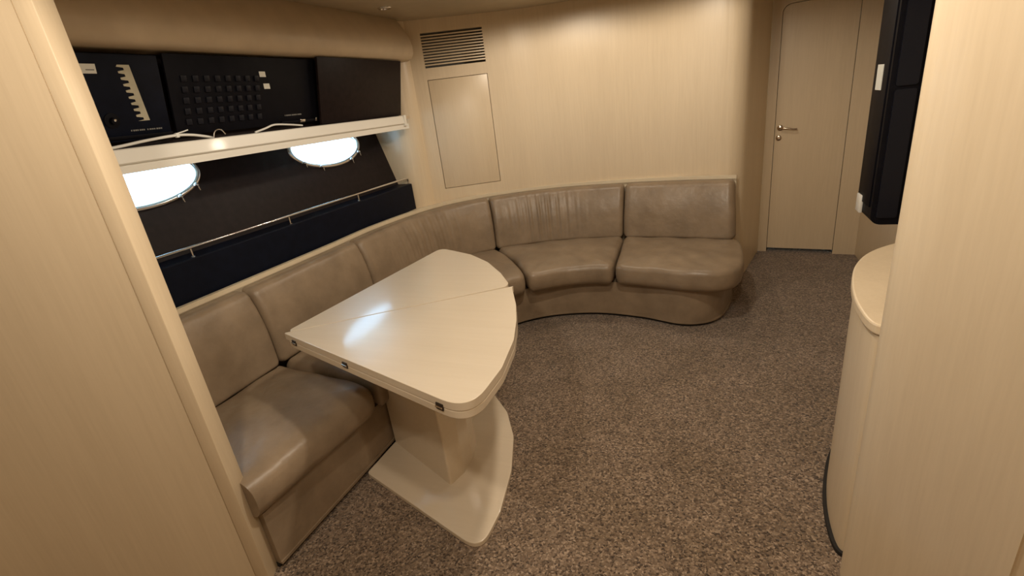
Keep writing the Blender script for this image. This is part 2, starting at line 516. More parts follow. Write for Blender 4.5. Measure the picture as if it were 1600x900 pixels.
def frame_bm():
    bm = bmesh.new()
    r = 0.064
    inner = [(LE0, 0.0)]
    for k in range(7):
        a = PI - k / 6 * PI / 2; inner.append((LE0 + r + r * math.cos(a), LTOP - r + r * math.sin(a)))
    for k in range(7):
        a = PI / 2 - k / 6 * PI / 2; inner.append((LE1 - r + r * math.cos(a), LTOP - r + r * math.sin(a)))
    inner.append((LE1, 0.0))
    n = len(inner); W = 0.776
    outer = []
    for i, (x, z) in enumerate(inner):
        if i == 0: outer.append((0.0, 0.0))
        elif i == n - 1: outer.append((W, 0.0))
        elif i <= 7: outer.append((x if i > 6 else 0.0, CEIL if i > 4 else z))
        else: outer.append((x if i < 10 else W, CEIL if i < 12 else z))
    rows = []
    for y in (0.0, 0.05):
        rows.append(([bm.verts.new((x, y, z)) for x, z in inner], [bm.verts.new((x, y, z)) for x, z in outer]))
    (i0, o0), (i1, o1) = rows
    for k in range(n - 1):
        for q in ((i0[k], i0[k + 1], o0[k + 1], o0[k]), (i1[k], o1[k], o1[k + 1], i1[k + 1]), (i0[k], i1[k], i1[k + 1], i0[k + 1]), (o0[k], o0[k + 1], o1[k + 1], o1[k])):
            bm.faces.new(q)
    return bm
bm_obj('door_frame', frame_bm(), M['wall'], d1)
# closed space behind the door, so that the gap under the leaf is a real gap
def backing_bm():
    bm = bmesh.new()
    for a in ((-0.25, 1.1, 0.34, 0.37), (-0.25, -0.02, 0.055, 0.34), (0.80, 1.1, 0.055, 0.34)):
        r = bmesh.ops.create_cube(bm, size=1)
        for v in r['verts']:
            v.co = Vector(((a[0] + a[1]) / 2 + v.co.x * (a[1] - a[0]), (a[2] + a[3]) / 2 + v.co.y * (a[3] - a[2]), CEIL * (v.co.z + 0.5)))
    return bm
bm_obj('door_backing', backing_bm(), M['wall'], d1, 30)
hl = lathe('handle_rose', [(0.0, 0.0), (0.024, 0.0), (0.024, 0.005), (0.020, 0.008), (0.0, 0.008)], M['handle'], leaf, 24,
           Matrix.Translation((0.118, 0.012, 1.13)) @ Matrix.Rotation(PI / 2, 4, 'X'))
tube('door_lever', [(0.118, 0.010, 1.13), (0.118, -0.02, 1.13), (0.122, -0.038, 1.13), (0.14, -0.045, 1.131), (0.18, -0.045, 1.126), (0.22, -0.043, 1.117), (0.248, -0.04, 1.116)], 0.0075, M['handle'], leaf, 10)
lathe('keyhole_rose', [(0.0, 0.0), (0.023, 0.0), (0.023, 0.005), (0.019, 0.008), (0.006, 0.008), (0.006, 0.004), (0.0, 0.004)], M['handle'], leaf, 24,
      Matrix.Translation((0.112, 0.012, 1.045)) @ Matrix.Rotation(PI / 2, 4, 'X'))

wr = wall_strip('wall_right', [(1.139, 4.90), (1.15, 4.0), (1.16, 3.0), (1.16, 2.0), (1.16, 1.0), (1.16, 0.0), (1.16, -1.6)], 0, CEIL, 0.05, M['wall'], kind='structure', side=1)
tag(wr, 'veneered side wall beside the cabin door')
wrr = bm_obj('wall_rear', box_bm(-2.95, 1.3, -1.65, -1.6, 0, CEIL), M['wall'], None, None, 'structure')
tag(wrr, 'veneered wall at the other end of the cabin')

# soffit: padded, rounded beige roll above the dark switch panels
def soffit():
    prof = [(-2.26, CEIL), (-2.235, 2.26), (-2.20, 2.21), (-2.168, 2.15), (-2.152, 2.09), (-2.155, 2.045), (-2.175, 2.012), (-2.21, 1.998), (-2.30, 1.998), (-2.60, 1.998), (-2.60, CEIL)]
    y0, y1 = -1.6, 3.50
    V, F = [], []
    n = len(prof)
    for i, y in enumerate((y0, 0.0, 1.5, 3.0, y1)):
        V += [(x, y, z) for x, z in prof]
    for i in range(4):
        for k in range(n - 1):
            F.append((i * n + k, i * n + k + 1, (i + 1) * n + k + 1, (i + 1) * n + k))
    F.append(tuple(range(n))); F.append(tuple(4 * n + k for k in range(n)))
    o = mesh_obj('trim_1', V, F, M['soffit'], None, 50, 'structure')
    tag(o, 'padded beige roll along the ceiling edge above the dark panels')
soffit()

# divider in the foreground: flat veneer panel, groove and solid edge post
dv = bpy.data.objects.new('wall_divider', None); COL.objects.link(dv)
tag(dv, 'pale veneer partition with solid edge post at the sofa end', kind='structure')
PA60 = math.radians(28)
dv.location = (-1.537, 0.822, 0); dv.rotation_euler = (0, 0, PI + PA60)      # local x runs along the panel away from the post, +y faces away from the cabin seat
box('panel', 0.0515, 0.99, -0.040, -0.006, 0, CEIL, M['wall'], dv)
box('groove', 0.045, 0.052, -0.036, -0.010, 0, CEIL, M['wall'], dv)
box('edge_post', 0.0, 0.0452, -0.078, 0.0, 0, CEIL, M['wall'], dv, 0.003)
ep_ = bm_obj('end_panel', box_bm(-2.44, -1.60, 0.840, 0.860, 0, CEIL), M['wall'], dv)
ep_.matrix_parent_inverse = (Matrix.Translation((-1.537, 0.822, 0)) @ Matrix.Rotation(PI + PA60, 4, 'Z')).inverted()

# tall curved panel at the right
tp = catmull([(0.56, 1.495), (0.50, 1.495), (0.45, 1.487), (0.422, 1.457), (0.424, 1.41), (0.455, 1.355), (0.52, 1.285), (0.59, 1.215), (0.66, 1.15)], 8)
wp = wall_strip('wall_pillar', tp, 0, CEIL, 0.03, M['wall'], kind='structure', side=1)
tag(wp, 'tall pale veneer panel with rounded edge beside the low cabinet')
wq = wall_strip('trim_2', [(0.662, 1.165), (0.80, 1.12), (1.0, 1.10), (1.16, 1.09)], 0, CEIL, 0.03, M['wall'], kind='structure', side=1)
tag(wq, 'veneered filler strip at the end of the tall panel')

# ------------------------------------------------------------------ portholes
def porthole(idx, cy, cz):
    lean = math.atan2(HX1 - HX0, HZ1 - HZ0)
    o = bpy.data.objects.new('window_%d' % idx, None); COL.objects.link(o)
    o.location = (hull_x(cz), cy, cz); o.rotation_euler = (0, lean, 0)      # local x outwards/inwards, y along, z up the lining
    tag(o, 'oval porthole in chrome frame under the shelf', kind='structure')
    zs = 1 / math.cos(lean)
    n = 72
    prof = [(0.0, -0.05), (0.0, 0.006), (0.004, 0.012), (0.012, 0.015), (0.022, 0.013), (0.028, 0.007), (0.03, 0.001)]
    V, F = [], []
    for e, x in prof:
        for k in range(n):
            a = 2 * PI * k / n
            V.append((x, (PA - 0.004 + e) * math.cos(a), (PB * zs - 0.004 + e) * math.sin(a)))
    for i in range(len(prof) - 1):
        for k in range(n):
            j = (k + 1) % n; F.append((i * n + k, i * n + j, (i + 1) * n + j, (i + 1) * n + k))
    mesh_obj('window_frame', V, F, M['chrome'], o, 50)
    V, F = [], []
    for x in (-0.036, -0.030):
        for k in range(n):
            a = 2 * PI * k / n
            V.append((x, (PA - 0.005) * math.cos(a), (PB * zs - 0.005) * math.sin(a)))
    F = [tuple(range(n)), tuple(range(n, 2 * n))] + [(k, (k + 1) % n, n + (k + 1) % n, n + k) for k in range(n)]
    mesh_obj('pane', V, F, M['pane'], o, 30)
    for an in (-0.62, -1.05, -2.0, -2.5):
        y, z = (PA + 0.018) * math.cos(an), (PB * zs + 0.018) * math.sin(an)
        l = lathe('latch', [(0.0, 0.0), (0.012, 0.0), (0.012, 0.02), (0.007, 0.026), (0.0, 0.027)], M['chrome'], o, 14, Matrix.Translation((0.004, y, z)) @ Matrix.Rotation(PI / 2, 4, 'Y'))
        tube('latch_arm', [(0.018, y, z), (0.024, y + 0.004, z - 0.014), (0.018, y + 0.006, z - 0.03)], 0.004, M['chrome'], l, 8)
porthole(1, *PORTS[0]); porthole(2, *PORTS[1])

# ================================================================== sofa
Bc = Curve([(-2.14, 0.885), (-2.15, 1.6), (-2.15, 2.3), (-2.13, 2.85), (-2.02, 3.34), (-1.76, 3.68), (-1.29, 3.92), (-0.73, 4.00), (-0.28, 3.97), (0.13, 3.90)])
Tc = Curve([(-2.225, 0.885), (-2.215, 1.6), (-2.21, 2.3), (-2.215, 2.85), (-2.10, 3.41), (-1.81, 3.765), (-1.31, 4.02), (-0.72, 4.085), (-0.25, 4.06), (0.115, 4.0)])
Gc = catmull([(-1.54, 0.885), (-1.54, 1.6), (-1.545, 2.3), (-1.53, 2.72), (-1.44, 3.04), (-1.20, 3.26), (-0.85, 3.365), (-0.5, 3.335), (-0.227, 3.25), (-0.07, 3.275), (0.03, 3.37), (0.085, 3.52), (0.12, 3.75), (0.13, 4.0)], 8)
Fc = Curve([(-1.51, 0.885), (-1.485, 1.5), (-1.48, 2.2), (-1.47, 2.6), (-1.40, 2.89), (-1.25, 3.06), (-0.97, 3.235), (-0.69, 3.275), (-0.40, 3.235), (-0.20, 3.185), (0.0, 3.18), (0.11, 3.235), (0.165, 3.36), (0.178, 3.6), (0.172, 3.90)])
sofa = empty('sofa', 'taupe leather built-in corner sofa curving along hull and bulkhead', 'sofa', (-1.2, 2.8, 0))
SO = Vector((-1.2, 2.8, 0))
def rel(o):
    o.matrix_parent_inverse = Matrix.Translation(-SO)
    return o
backline = [Bc(u) for u in np.linspace(9, 0, 120)]
base_loop = [np.array(p) for p in Gc] + [np.array((0.12, 4.0))] + [p + np.array((0, 0.02)) for p in backline]
base_loop = [p for p in base_loop]
rel(prism('sofa_base', [p for p in base_loop], 0.025, 0.28, M['leather'], sofa))
# recessed plinth
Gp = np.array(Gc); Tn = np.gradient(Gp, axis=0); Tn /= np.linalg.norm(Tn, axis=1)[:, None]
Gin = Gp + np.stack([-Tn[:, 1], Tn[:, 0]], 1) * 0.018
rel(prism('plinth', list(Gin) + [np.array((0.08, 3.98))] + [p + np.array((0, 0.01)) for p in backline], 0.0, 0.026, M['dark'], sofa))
rel(wall_strip('base_piping', [p for p in Gc], 0.025, 0.037, 0.006, M['leather'], sofa, side=-1))

def seat(u0, u1, fpts, seed, first=False):
    back = [Bc(u) for u in np.linspace(u0, u1, 24)]
    out = []
    cc = np.array((-0.9, 2.2))
    for p in back:
        d = p - cc; out.append(p + d / np.linalg.norm(d) * 0.03)
    loop = out + [np.array(p) for p in fpts]
    return loop
def frange(f0, f1, n=24): return [Fc(f) for f in np.linspace(f0, f1, n)]
# back edge runs forward, front edge runs back
seats = [
    ([(-2.18, 0.74), (-2.18, 1.635)] + [(-1.64, 1.585), (-1.50, 1.545), (-1.475, 1.51), (-1.505, 0.95), (-1.52, 0.74)], 1),
    ([(-2.18, 1.645), (-2.185, 2.1), (-2.185, 2.46), (-1.475, 2.42), (-1.475, 2.0), (-1.475, 1.555), (-1.63, 1.598)], 2),
    (seat(2.24, 4.99, [(-1.50, 3.40), (-1.31, 3.12), (-1.275, 3.05)] + frange(4.75, 2.6), 3), 3),
    (seat(5.01, 6.99, [(-0.72, 3.80), (-0.69, 3.40), (-0.685, 3.285)] + frange(6.98, 5.03) + [(-1.29, 3.13), (-1.50, 3.44)], 4), 4),
    (seat(7.01, 9.0, [(0.165, 3.9)] + frange(13.6, 7.12, 60) + [(-0.66, 3.3), (-0.675, 3.5), (-0.70, 3.8)], 5), 5),
]
for loop, sd in seats:
    rel(pillow('seat_cushion', loop, 0.286, 0.445, M['leather'], sofa, r=0.05 if sd < 3 else 0.032, crown=0.024 if sd < 3 else 0.018, bulge=0.005 if sd < 3 else 0.008, seed=sd, it=5))

def back_cushion(u0, u1, seed, wr=0.0, wrc=0.5):
    rnd = random.Random(seed)
    # arc-length table
    us = np.linspace(u0, u1, 200); pts = np.array([Bc(u) for u in us])
    d = np.concatenate([[0], np.cumsum(np.linalg.norm(np.diff(pts, axis=0), axis=1))])
    Lg = d[-1]
    r = 0.035 if seed != 5 else 0.05
    e = [0.0] + [r * (1 - math.cos(a)) for a in np.linspace(0.25, PI / 2, 6)]
    ds = e + list(np.linspace(r, Lg - r, max(30, int(Lg / (0.006 if wr else 0.012))))[1:-1]) + [Lg - x for x in reversed(e)]
    prof0 = []   # (a = towards the room positive, z) around the cushion
    zb, zt, th = 0.43, 0.868, 0.105
    def rr(cx, cz, rad, a0, a1, n=6): return [(cx + rad * math.cos(t), cz + rad * math.sin(t)) for t in np.linspace(a0, a1, n)]
    front = 0.0
    ring = rr(front - 0.03, zb + 0.03, 0.03, -PI / 2, 0) + [(0.012, zb + 0.12), (0.020, zb + 0.2), (0.020, zb + 0.28), (0.012, zb + 0.35)] + rr(front - 0.045, zt - 0.045, 0.045, 0.05, PI / 2) + rr(front - th + 0.02, zt - 0.02, 0.02, PI / 2, PI) + [(front - th, zb + 0.25), (front - th, zb + 0.1)] + rr(front - th + 0.02, zb + 0.02, 0.02, PI, 1.5 * PI)
    ring = np.array(ring); ctr = np.array((-th / 2, (zb + zt) / 2)); n = len(ring)
    V, F = [], []
    ph = rnd.uniform(0, 6)
    for s in ds:
        u = float(np.interp(s, d, us)); B, T = Bc(u), Tc(u)
        q0, q1 = Bc(max(u - 0.05, 0)), Bc(min(u + 0.05, 9)); t = (q1 - q0) / np.linalg.norm(q1 - q0)
        nr = np.array((t[1], -t[0]))           # towards the room
        ed = min(s, Lg - s)
        ins = (r - math.sqrt(max(0, r * r - (r - ed) ** 2))) if ed < r else 0
        for a, z in ring:
            v = np.array((a, z)) - ctr
            dx = math.copysign(max(abs(v[0]) - ins, 0.004), v[0]); dz = math.copysign(max(abs(v[1]) - ins * 0.8, 0.01), v[1])
            aa, zz = ctr[0] + dx, ctr[1] + dz
            f = (z - 0.43) / (0.868 - 0.43)
            w = 0
            if a > -0.04:
                mid = max(0, math.sin(PI * min(max(f, 0), 1)))
                w = 0.003 * math.sin(s * 14 + ph) * mid
                if wr:
                    g = math.exp(-((s / Lg - wrc) / 0.22) ** 2)
                    w += wr * g * mid * (math.sin(s * 95 + ph + 2.0 * f) * 0.5 + math.sin(s * 171 + 3 * f + 1.7 * ph) * 0.35)
            base = B + (T - B) * f
            p = base + nr * (aa + w)
            V.append((p[0], p[1], zz))
    m = len(ds)
    for i in range(m - 1):
        for k in range(n):
            j = (k + 1) % n; F.append((i * n + k, i * n + j, (i + 1) * n + j, (i + 1) * n + k))
    F.append(tuple(range(n))); F.append(tuple((m - 1) * n + k for k in range(n)))
    return rel(mesh_obj('back_cushion', V, F, M['leather'], sofa, 60))
back_cushion(0.003, 1.04, 1)
back_cushion(1.048, 2.345, 2)
back_cushion(2.353, 4.995, 3, wr=0.008, wrc=0.5)
back_cushion(5.005, 6.995, 4, wr=0.008, wrc=0.40)
back_cushion(7.003, 9.0, 5)
# cream capping rail along the top of the backrest
cap = []
for u in np.linspace(0, 9, 110):
    q0, q1 = Tc(max(u - 0.05, 0)), Tc(min(u + 0.05, 9)); t = (q1 - q0) / np.linalg.norm(q1 - q0)
    cap.append(Tc(u) + np.array((-t[1], t[0])) * 0.088)
ck = wall_strip('capping_rail', cap, 0.80, 0.896, 0.028, M['cream'], sofa, side=1)
rel(ck)
# veneered ledge between capping rail and bulkhead
led = [p for p in cap] + [np.array((0.05, 4.168))] + [np.array(p) for p in cur[::-1]] + [np.array(p) for p in flat[::-1]] + [np.array((-2.30, 3.55)), np.array((-2.345, 3.50)), np.array((-2.42, 3.468)), np.array((-2.42, 0.885))]
lo = prism('trim_3', led, 0.855, 0.872, M['wall'], None, kind='structure')
tag(lo, 'narrow cream ledge between sofa back and walls')

# ================================================================== table
tc0 = np.array((-1.785, 1.40))
T_FRONT = np.array((-0.665, 1.045)); T_FAR = np.array((-1.69, 2.67))
arc = [(-0.665, 1.30), (-0.70, 1.50), (-0.755, 1.67), (-0.82, 1.83), (-0.92, 2.03)]
far_arc = [(-0.955, 2.075), (-1.06, 2.22), (-1.22, 2.40), (-1.40, 2.54), (-1.55, 2.61)]
tab = empty('dining_table', 'fan-shaped pale wood table with folded top standing before the sofa', 'table', (-1.3, 1.7, 0))
TO = Vector((-1.3, 1.7, 0))
def relt(o):
    o.matrix_parent_inverse = Matrix.Translation(-TO); return o
TZ = 0.765
lower = rounded_polygon([tuple(tc0), tuple(T_FRONT)] + arc + [(-0.94, 2.065)] + far_arc[1:] + [tuple(T_FAR)], [0.06, 0.10] + [0.12] * 5 + [0.05] + [0.12] * 4 + [0.10])
lower = smooth_loop(resample(lower, 0.012), 3)
relt(prism('lower_leaf', list(lower), TZ - 0.062, TZ - 0.031, M['table'], tab, 0.004))
# upper leaf is made of two veneered boards that meet on the line from the tip to the notch in the rim
dt = np.array((-0.92, 2.05)) - tc0; dt /= np.linalg.norm(dt); nt_ = np.array((-dt[1], dt[0]))
g = 0.0016
ua = rounded_polygon([tuple(tc0 - nt_ * g + dt * 0.03), tuple(tc0), tuple(T_FRONT)] + arc + [tuple(np.array((-0.915, 2.045)) - nt_ * g)], [0, 0.05, 0.10] + [0.12] * 5 + [0.02])
ub = rounded_polygon([tuple(tc0 + nt_ * g + dt * 0.03), tuple(np.array((-0.955, 2.03)) + nt_ * g)] + far_arc + [tuple(T_FAR), tuple(tc0 + (T_FAR - tc0) * 0.03)], [0, 0.035] + [0.12] * 5 + [0.10, 0.02])
def dens(l): return [p for p in resample(l, 0.010)]
relt(prism('upper_leaf', dens(ua), TZ - 0.030, TZ, M['table'], tab, 0.0015))
relt(prism('upper_leaf', dens(ub), TZ - 0.030, TZ - 0.0004, M['table'], tab, 0.0015))
# hinges let into the straight front edge
fe = (T_FRONT - tc0); fl = np.linalg.norm(fe); fe = fe / fl; fn = np.array((fe[1], -fe[0]))
ang = math.atan2(fe[1], fe[0])
for s in (0.075, 0.42, 0.885):
    p = tc0 + fe * (s * fl)
    bm = box_bm(-0.017, 0.017, -0.003, 0.02, -0.012, 0.012, 0.002)
    h = bm_obj('hinge', bm, M['bronze'], tab)
    h.location = (p[0] - TO.x + fn[0] * 0.001, p[1] - TO.y + fn[1] * 0.001, TZ - 0.030); h.rotation_euler = (0, 0, ang)
    k = tube('hinge_pin', [(-0.015, -0.004, 0), (0.015, -0.004, 0)], 0.0035, M['handle'], h, 8)
# pedestal, a smaller fan, and the base plate
pc = np.array((-1.66, 1.70))
ped = [(-1.525, 1.642), (-1.079, 1.44), (-1.055, 1.53), (-1.06, 1.63), (-1.09, 1.73), (-1.15, 1.83), (-1.24, 1.92), (-1.525, 1.95)]
ped = rounded_polygon(ped, [0.01, 0.012, 0.05, 0.06, 0.06, 0.06, 0.03, 0.02])
relt(prism('pedestal', ped, 0.02, TZ - 0.062, M['table'], tab))
bp0 = [(-1.528, 1.408), (-0.80, 1.162), (-0.80, 1.36), (-0.845, 1.60), (-0.925, 1.83), (-1.04, 2.02), (-1.20, 2.18), (-1.38, 2.27), (-1.525, 2.28)]
bp0 = rounded_polygon(bp0, [0.02, 0.07, 0.2, 0.2, 0.2, 0.2, 0.2, 0.1, 0.02])
relt(prism('base_plate', dens(bp0), 0.0, 0.022, M['table'], tab, 0.003))

# ================================================================== hull console, shelf, dark panels
cons = empty('storage_console', 'low black console box with chrome fiddle rail above the sofa back', 'console', (-2.40, 2.2, 0.86))
CO = Vector((-2.40, 2.2, 0.86))
def relc(o): o.matrix_parent_inverse = Matrix.Translation(-CO); return o
def yz_prism(name, prof, y0, y1, mat, parent=None, smooth=30, kind=None):
    n = len(prof); V = [(x, y0, z) for x, z in prof] + [(x, y1, z) for x, z in prof]
    F = [tuple(range(n)), tuple(range(n, 2 * n))] + [(k, (k + 1) % n, n + (k + 1) % n, n + k) for k in range(n)]
    return mesh_obj(name, V, F, mat, parent, smooth, kind)
# body: vertical front, thin top, back follows the leaning lining
relc(yz_prism('body', [(-2.36, 0.872), (-2.36, 1.078), (-2.364, 1.084), (hull_x(1.084) + 0.002, 1.084), (hull_x(0.872) + 0.002, 0.872)], 0.89, 3.455, M['navy'], cons))
rail = relc(tube('rail', [(-2.385, y, 1.132) for y in (0.90, 1.5, 2.2, 2.9, 3.43)] + [(-2.385, 3.448, 1.127), (-2.385, 3.452, 1.112), (-2.385, 3.452, 1.084)], 0.0075, M['chrome'], cons, 10))
for y in (0.92, 1.515, 2.15, 2.80):
    ps = relc(tube('rail_post', [(-2.385, y, 1.088), (-2.385, y, 1.131)], 0.005, M['chrome'], cons, 10))
    f = lathe('post_foot', [(0.0, 0.0), (0.012, 0.0), (0.012, 0.003), (0.006, 0.006), (0.0, 0.006)], M['chrome'], ps, 16, Matrix.Translation((-2.385, y, 1.084)))

# speaker-like round fitting near the end of the console
# shelf with a stepped front lip
SH = empty('wall_shelf', 'white-edged shelf running over the two portholes', 'shelf', (-2.4, 2.2, 1.60))
SHO = Vector((-2.4, 2.2, 1.60))
def rels(o): o.matrix_parent_inverse = Matrix.Translation(-SHO); return o
rels(yz_prism('shelf_board', [(-2.265, 1.590), (-2.265, 1.612), (hull_x(1.612) + 0.003, 1.612), (hull_x(1.59) + 0.003, 1.590)], 0.89, 3.462, M['soffit'], SH))
rels(yz_prism('front_lip', [(-2.238, 1.556), (-2.232, 1.562), (-2.240, 1.614), (-2.246, 1.618), (-2.264, 1.618), (-2.264, 1.556)], 0.89, 3.33, M['shelfwhite'], SH, 20))
rels(yz_prism('lower_lip', [(-2.246, 1.520), (-2.246, 1.556), (-2.268, 1.556), (-2.268, 1.520)], 0.89, 3.40, M['shelfwhite'], SH, 20))
rels(box('end_bracket', -2.262, -2.228, 3.33, 3.36, 1.540, 1.62, M['shelfwhite'], SH, 0.004))

# leaning plane of the dark panels: z 2.0 -> x -2.19, z 1.6 -> x -2.28
LEAN = math.atan2(0.09, 0.40)
def lean_pt(y, z, off=0.0): return Vector((-2.19 - (2.0 - z) * 0.225 - off, y, z))
def lean_box(name, y0, y1, z0, z1, off0, off1, mat, parent=None, bev=0.0, kind=None, sh=0.0):
    """box lying on the leaning plane; off = distance outboard of the cover plane; sh = sideways slant"""
    V = []
    for off in (off0, off1):
        for (y, z) in ((y0 + sh * (z0 - z0), z0), (y1, z0), (y1 - sh, z1), (y0 - sh, z1)):
            V.append(lean_pt(y, z, off))
    bm = bmesh.new(); vs = [bm.verts.new(v) for v in V]
    for f in ((0, 1, 2, 3), (7, 6, 5, 4), (0, 4, 5, 1), (1, 5, 6, 2), (2, 6, 7, 3), (3, 7, 4, 0)): bm.faces.new([vs[i] for i in f])
    if bev > 0: bmesh.ops.bevel(bm, geom=bm.edges[:], offset=bev, segments=2, affect='EDGES', profile=0.5)
    return bm_obj(name, bm, mat, parent, 40, kind)
cov = lean_box('sliding_door', 2.495, 3.365, 1.622, 1.994, 0.0, 0.018, M['wenge'], None, 0.002)
tag(cov, 'plain dark brown sliding cover at the bulkhead end of the shelf', 'panel')

ep = empty('instrument_panel', 'dark blue panel with pale toothed scale strip beside the partition', 'panel', tuple(lean_pt(1.3, 1.64, 0.06)))
EO = Vector(ep.location)
def rele(o, O=None): o.matrix_parent_inverse = Matrix.Translation(-(O or EO)); return o
plate = rele(lean_box('face_plate', 0.90, 1.575, 1.645, 1.975, 0.045, 0.06, M['navy'], ep, 0.004))
rele(lean_box('lower_rim', 0.90, 1.575, 1.655, 1.668, 0.036, 0.046, M['black'], ep, 0.002))
# toothed scale strip, slanting
def scale_strip():
    y0b, y1b, y0t, y1t, zb, zt = 1.445, 1.488, 1.405, 1.452, 1.722, 1.936
    left = []
    nT = 9
    for k in range(nT):
        f0 = k / nT; f1 = (k + 0.55) / nT
        def P(f, inset):
            return (y0b + (y0t - y0b) * f + inset, zb + (zt - zb) * f)
        dp = 0.016 if k % 2 else 0.020
        left += [P(f0, -0.006), P(f0 + 0.02, dp), P(f1, dp), P(f1 + 0.015, -0.006)]
    left.append((y0t, zt))
    loop = left + [(y1t, zt), (y1b, zb)]
    V = [lean_pt(y, z, 0.0448) for y, z in loop] + [lean_pt(y, z, 0.0435) for y, z in loop]
    n = len(loop)
    F = [tuple(range(n)), tuple(range(n, 2 * n))] + [(k, (k + 1) % n, n + (k + 1) % n, n + k) for k in range(n)]
    return mesh_obj('scale_strip', V, F, M['strip'], ep)
rele(scale_strip())['label'] = 'pale scale strip with a toothed edge'
rele(lean_box('sticker', 1.262, 1.325, 1.903, 1.937, 0.0435, 0.0448, M['paper_and_glint'], ep))
rele(lean_box('sticker_print', 1.288, 1.318, 1.914, 1.918, 0.0430, 0.0436, M['print_'], ep))
rele(lean_box('side_label', 1.268, 1.290, 1.80, 1.885, 0.0435, 0.0448, M['print_'], ep, 0, None, 0.02))
for a, b in ((1.40, 1.462), (1.468, 1.538)):
    for k in range(7):
        y = a + (b - a) * k / 7
        rele(lean_box('printed_mark', y, y + (b - a) / 7 * (0.8 if k % 3 else 0.55), 1.683, 1.689, 0.0440, 0.0449, M['print_'], ep))
kb = rele(lathe('knob', [(0.0, 0.0), (0.030, 0.0), (0.030, 0.004), (0.014, 0.006), (0.012, 0.02), (0.0, 0.021)], M['black'], ep, 24,
     Matrix.Translation(lean_pt(1.335, 1.730, 0.045)) @ Matrix.Rotation(PI / 2 + LEAN, 4, 'Y')))
lathe('knob_cap', [(0.0, 0.0), (0.006, 0.0), (0.005, 0.003), (0.0, 0.004)], M['chrome'], kb, 14, Matrix.Translation(lean_pt(1.335, 1.730, 0.023)) @ Matrix.Rotation(PI / 2 + LEAN, 4, 'Y'))

bp_ = empty('breaker_panel', 'black switchboard with rows of small breakers and two white stickers', 'panel', tuple(lean_pt(2.0, 1.64, 0.06)))
BO = Vector(bp_.location)
rele(lean_box('face_plate', 1.60, 2.53, 1.645, 1.985, 0.045, 0.06, M['black'], bp_, 0.004), BO)
rows, cols = 5, 8
proto = None
for r in range(rows):
    for c in range(cols):
        y = 1.675 + c * 0.058 + (rows - 1 - r) * -0.003; z = 1.70 + r * 0.046
        sw = lean_box('breaker', -0.014, 0.014, 1.80 - 0.013, 1.80 + 0.013, 0.036, 0.045, M['switch'], bp_, 0.0015) if proto is None else proto.copy()
        if proto is None: proto = sw
        else: COL.objects.link(sw); sw.parent = bp_
        sw.matrix_parent_inverse = Matrix.Translation(-BO)
        sw.location = (-(1.80 - z) * 0.225, y, z - 1.80)
for (y, z) in ((2.13, 1.905), (2.15, 1.847)):
    rele(lean_box('sticker', y - 0.022, y + 0.018, z - 0.013, z + 0.013, 0.0435, 0.0448, M['paper_and_glint'], bp_, 0, None, 0.004), BO)
for k in range(12):
    y = 2.25 + k * 0.0108
    rele(lean_box('printed_mark', y, y + (0.008 if k % 4 else 0.005), 1.690, 1.697, 0.0440, 0.0449, M['print_'], bp_), BO)
rele(lean_box('latch_bar', 2.21, 2.50, 1.648, 1.662, 0.030, 0.046, M['black'], bp_, 0.003), BO)
lb = rele(lean_box('latch', 2.345, 2.385, 1.648, 1.664, 0.022, 0.032, M['chrome'], bp_, 0.003), BO)
rele(lean_box('latch', 2.470, 2.485, 1.648, 1.668, 0.022, 0.032, M['chrome'], bp_, 0.003), BO)

# backing behind the panels keeps the recess dark
bk = yz_prism('trim_4', [(-2.36, 1.613), (-2.36, 1.996), (-2.40, 1.996), (-2.40, 1.613)], 0.89, 3.46, M['wenge'], None, 30, 'structure')
tag(bk, 'dark recess behind the switch panels')
# cables lying on the shelf
c1 = tube('cable', catmull([(-2.262, 1.02, 1.619), (-2.262, 1.25, 1.624), (-2.262, 1.42, 1.640), (-2.262, 1.55, 1.648), (-2.264, 1.63, 1.643), (-2.268, 1.70, 1.630), (-2.285, 1.745, 1.621)], 6), 0.0062, M['cable'])
tag(c1, 'thick white cable lying on the shelf below the blue panel', 'cable')
tie = tube('cable_tie', [(-2.262, 1.56, 1.655), (-2.255, 1.585, 1.660), (-2.250, 1.61, 1.666)], 0.003, M['cable'], c1, 6)
box('tie_clip', -2.270, -2.254, 1.552, 1.566, 1.638, 1.658, M['cable'], c1, 0.002)
c2 = tube('cable', catmull([(-2.262, 1.98, 1.622), (-2.258, 2.05, 1.636), (-2.256, 2.10, 1.648), (-2.256, 2.15, 1.648), (-2.262, 2.24, 1.640), (-2.272, 2.33, 1.630)], 6), 0.005, M['cable'])
tag(c2, 'short white cable end lying on the shelf below the breakers', 'cable')
hk = tube('cable_clip', catmull([(-2.262, 1.735, 1.619), (-2.258, 1.745, 1.645), (-2.256, 1.765, 1.655), (-2.256, 1.785, 1.650), (-2.258, 1.80, 1.630)], 5), 0.003, M['chrome'])
tag(hk, 'small bright wire hook between the two dark panels', 'hook')

